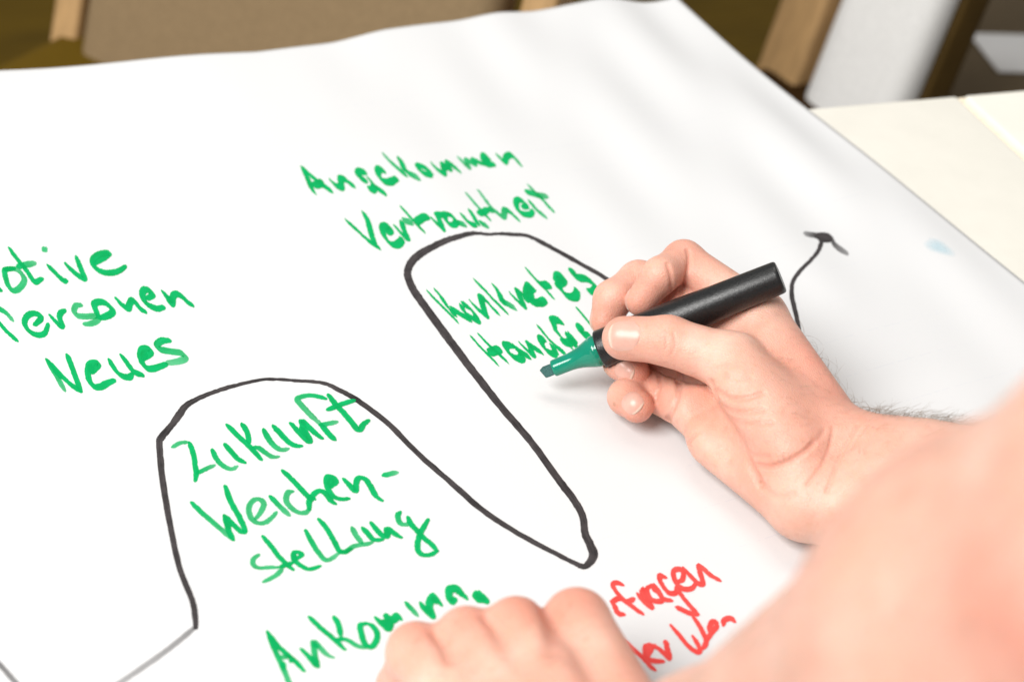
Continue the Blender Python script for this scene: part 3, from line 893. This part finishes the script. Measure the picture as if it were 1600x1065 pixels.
hairs(rs0, arm_r, V, pick_dorsal, 720, .006, .013, camdir(.75, -.6, .2), rad=.000062)
def pick_front(V, g):
    u, v = proj_np(V)
    return (u > 1200) & (u < 1500) & (v > 510) & (v < 720) & (g @ (R @ np.array([0, -.3, -1.])) > .2)
hairs(rs0, arm_r, V, pick_front, 260, .003, .007, camdir(.6, .6, 0), rad=.000035)

# ---------------------------------------------------------------- left arm and fist
LJ = {}
KN = [('P', 650, 1018, .038, 10.2), ('R', 729, 996, .042, 10.7), ('M', 806, 983, .045, 11.2), ('I', 901, 972, .043, 12.0)]
for nm, u, v, z, r in KN:
    LJ[nm] = (jz(u, v, z), r)
LW = jz(985, 1290, .052)
LE = jd(1998, 857, .285)
LS = f32([.50, -.02, .50])
LCREASE = []
def left_sdf(P):
    P = np.asarray(P, np.float32)
    d = None
    rows = []
    wr = LW - LJ['M'][0]
    sidev = LJ['I'][0] - LJ['P'][0]; sidev = sidev / np.linalg.norm(sidev)
    for k, nm in enumerate('PRMI'):
        c, r = LJ[nm]
        b = LW + sidev * (-.014 + .0095 * k)
        x = seg_d(P, c, f32(b), r * MM, 15 * MM)
        d = x if d is None else smin(d, x, .0055)
    fwd = -wr / np.linalg.norm(wr); fwd[2] = 0; fwd /= np.linalg.norm(fwd)
    fwd = f32([0.05, .02, 0]) * 0 - f32([wr[0], wr[1], 0]) / np.linalg.norm(wr[:2])
    for nm in 'PRMI':
        c, r = LJ[nm]
        pip = c + fwd * .010 + f32([0, 0, -(c[2] - .010)])
        f = seg_d(P, c, f32(pip), (r - 1.2) * MM, 8.5 * MM)
        f = smin(f, seg_d(P, f32(pip), f32(pip - fwd * .026 + np.array([0, 0, .002])), 8.5 * MM, 8 * MM), .003)
        d = smin(d, f, .004)
    # thumb along the side of the index finger
    ti = LJ['I'][0]
    t1 = f32(ti - fwd * .045 + sidev * .014 + np.array([0, 0, -.010]))
    t2 = f32(ti - fwd * .012 + sidev * .008 + np.array([0, 0, -.024]))
    d = smin(d, seg_d(P, f32(LW + sidev * .02), t1, 15 * MM, 12 * MM), .010)
    d = smin(d, seg_d(P, t1, t2, 11 * MM, 9.5 * MM), .004)
    # forearm: flattened near the wrist, full below the elbow, then the upper arm
    dv = LE - LW
    d = smin(d, seg_d(P, LW, f32(LW + dv * .22), 23 * MM, 28 * MM), .014)
    d = smin(d, seg_d(P, f32(LW + dv * .22), f32(LW + dv * .75), 28 * MM, 43 * MM), .02)
    d = smin(d, seg_d(P, f32(LW + dv * .75), LE, 43 * MM, 40 * MM), .02)
    d = smin(d, seg_d(P, LE, LS, 41 * MM, 50 * MM), .03)
    for pts, dep, wid in LCREASE:
        m_ = ((P > pts.min(0) - 3 * wid) & (P < pts.max(0) + 3 * wid)).all(1)
        if m_.any(): d[m_] += dep * np.exp(-(poly_d(P[m_], pts) / wid) ** 2)
    return -smin(-d, P[:, 2] - .0006, .004)
LCREASE += [crease_px(p_, dd, ww, left_sdf) for p_, dd, ww in (
    ([(682, 990), (692, 1003), (699, 1016), (702, 1030)], 3.6, 2.0), ([(762, 965), (773, 976), (782, 990)], 3.2, 2.0), ([(854, 958), (861, 970), (866, 990), (864, 1014)], 2.6, 3.6),
    ([(786, 1000), (796, 1030), (800, 1060)], 1.2, 5.0), ([(905, 1000), (915, 1030), (925, 1060)], 1.0, 6.0))]
VL, FL = surface_nets(left_sdf, (.13, -.10, -.001), (.58, .42, .57), .0016)
arm_l = mesh_obj('arm', VL, FL, M_SKIN, person)
local(arm_l)
arm_l['label'] = 'left arm close to the viewer, its fist resting on the sheet'
flush_shade_attr(arm_l, [(LJ[n][0] + f32([0, 0, .01]), .011, .55) for n in 'PRMI'] + [(pix_hit(left_sdf, 1560, 975), .011, .6), (pix_hit(left_sdf, 1600, 1010), .016, .7), (pix_hit(left_sdf, 1590, 780), .012, .25)], [(a_, b_ * .5, c_) for a_, b_, c_ in LCREASE])

def pick_left(V, g):
    u, v = proj_np(V)
    return (g @ (R @ np.array([0, 0, -1.])) > -.1) & (u > 1050) & (u < 1620) & (v > 560) & (v < 1100)
hairs(left_sdf, arm_l, VL, pick_left, 420, .005, .011, camdir(-.5, .6, .1), rad=.00005)

# ---------------------------------------------------------------- chairs and bench behind
M_DARKWOOD = plain('dark_stained_wood', (.085, .05, .012), .6, .15, 30, .2)
def chair(loc, rz, fabric, seat_fabric, label, seat_w=.42, lean=11, post=(.028, .028), back_h=.40, right_mat=None):
    e = empty('chair', loc, label, 'chair', 'chairs behind the table')
    e.rotation_euler.z = rz
    w2 = seat_w / 2
    bevel_box('seat', (seat_w - .01, .42, .055), seat_fabric, e, (0, 0, .45), bev=.02)
    bevel_box('backrest', (seat_w - sum(post) - .026, .05, back_h), fabric, e, ((post[0] - post[1]) / 2, .215, .90 - back_h / 2), (math.radians(-lean), 0, 0), bev=.022)
    for sx in (-1, 1):
        bevel_box('back_post', (post[sx > 0], .035, .62), right_mat if right_mat and sx > 0 else M_WOOD, e, (sx * (w2 - post[sx > 0] / 2), .205, .605), (math.radians(-lean), 0, 0), bev=.006)
        bevel_box('leg', (.032, .034, .44), M_WOOD, e, (sx * (w2 - .016), .17, .22), bev=.006)
        bevel_box('leg', (.032, .034, .44), M_WOOD, e, (sx * (w2 - .016), -.18, .22), bev=.006)
    bevel_box('seat_rail', (seat_w - .05, .02, .05), M_WOOD, e, (0, -.18, .395), bev=.004)
    return e
def chair_at(u, v, z, deg, *a, **k):
    """the middle of the backrest stands at height z under the given photo point"""
    p = atz(u, v, z); t = math.radians(deg)
    return chair((p[0] + math.sin(t) * .215, p[1] - math.cos(t) * .215, -.74), t, *a, **k)
M_OCHRE = plain('ochre_fabric', (.11, .065, .004), .9, .1, 300, .1)
chair_at(484, 40, -.20, -59, M_FABRIC, M_OCHRE, 'chair with grey beige upholstered back and pale wooden posts, left behind the sheet', seat_w=.48, lean=16, post=(.03, .03), back_h=.46)
chair_at(1378, 60, -.20, -86, M_WHITEFAB, M_BROWNFAB, 'chair with whitish upholstered back and tan posts, right behind the table', seat_w=.20, post=(.055, .008), back_h=.50, right_mat=M_DARKWOOD)
def bench(u, v):
    p = atz(u, v, -.29)
    e = empty('bench', (p[0], p[1], -.74), 'low brown upholstered bench at the right edge with a white paper on it', 'bench')
    e.rotation_euler.z = math.radians(-12)
    bevel_box('seat', (.9, .36, .07), plain('taupe_fabric', (.12, .09, .055), .9, .1, 300, .1), e, (.36, 0, .415), bev=.018)
    for x in (-.05, .77):
        for y in (-.14, .14):
            bevel_box('leg', (.035, .035, .385), M_WOOD, e, (x, y, .193), bev=.005)
    q = atz(1606, 84, -.2885)
    s_ = bevel_box('paper_sheet', (.10, .085, .002), M_SHEET, None, (q[0], q[1], -.2885), (0, 0, math.radians(-20)), bev=.0005, seg=1)
    tag(s_, 'small white sheet of paper lying on the brown bench', 'paper')
bench(1560, 112)
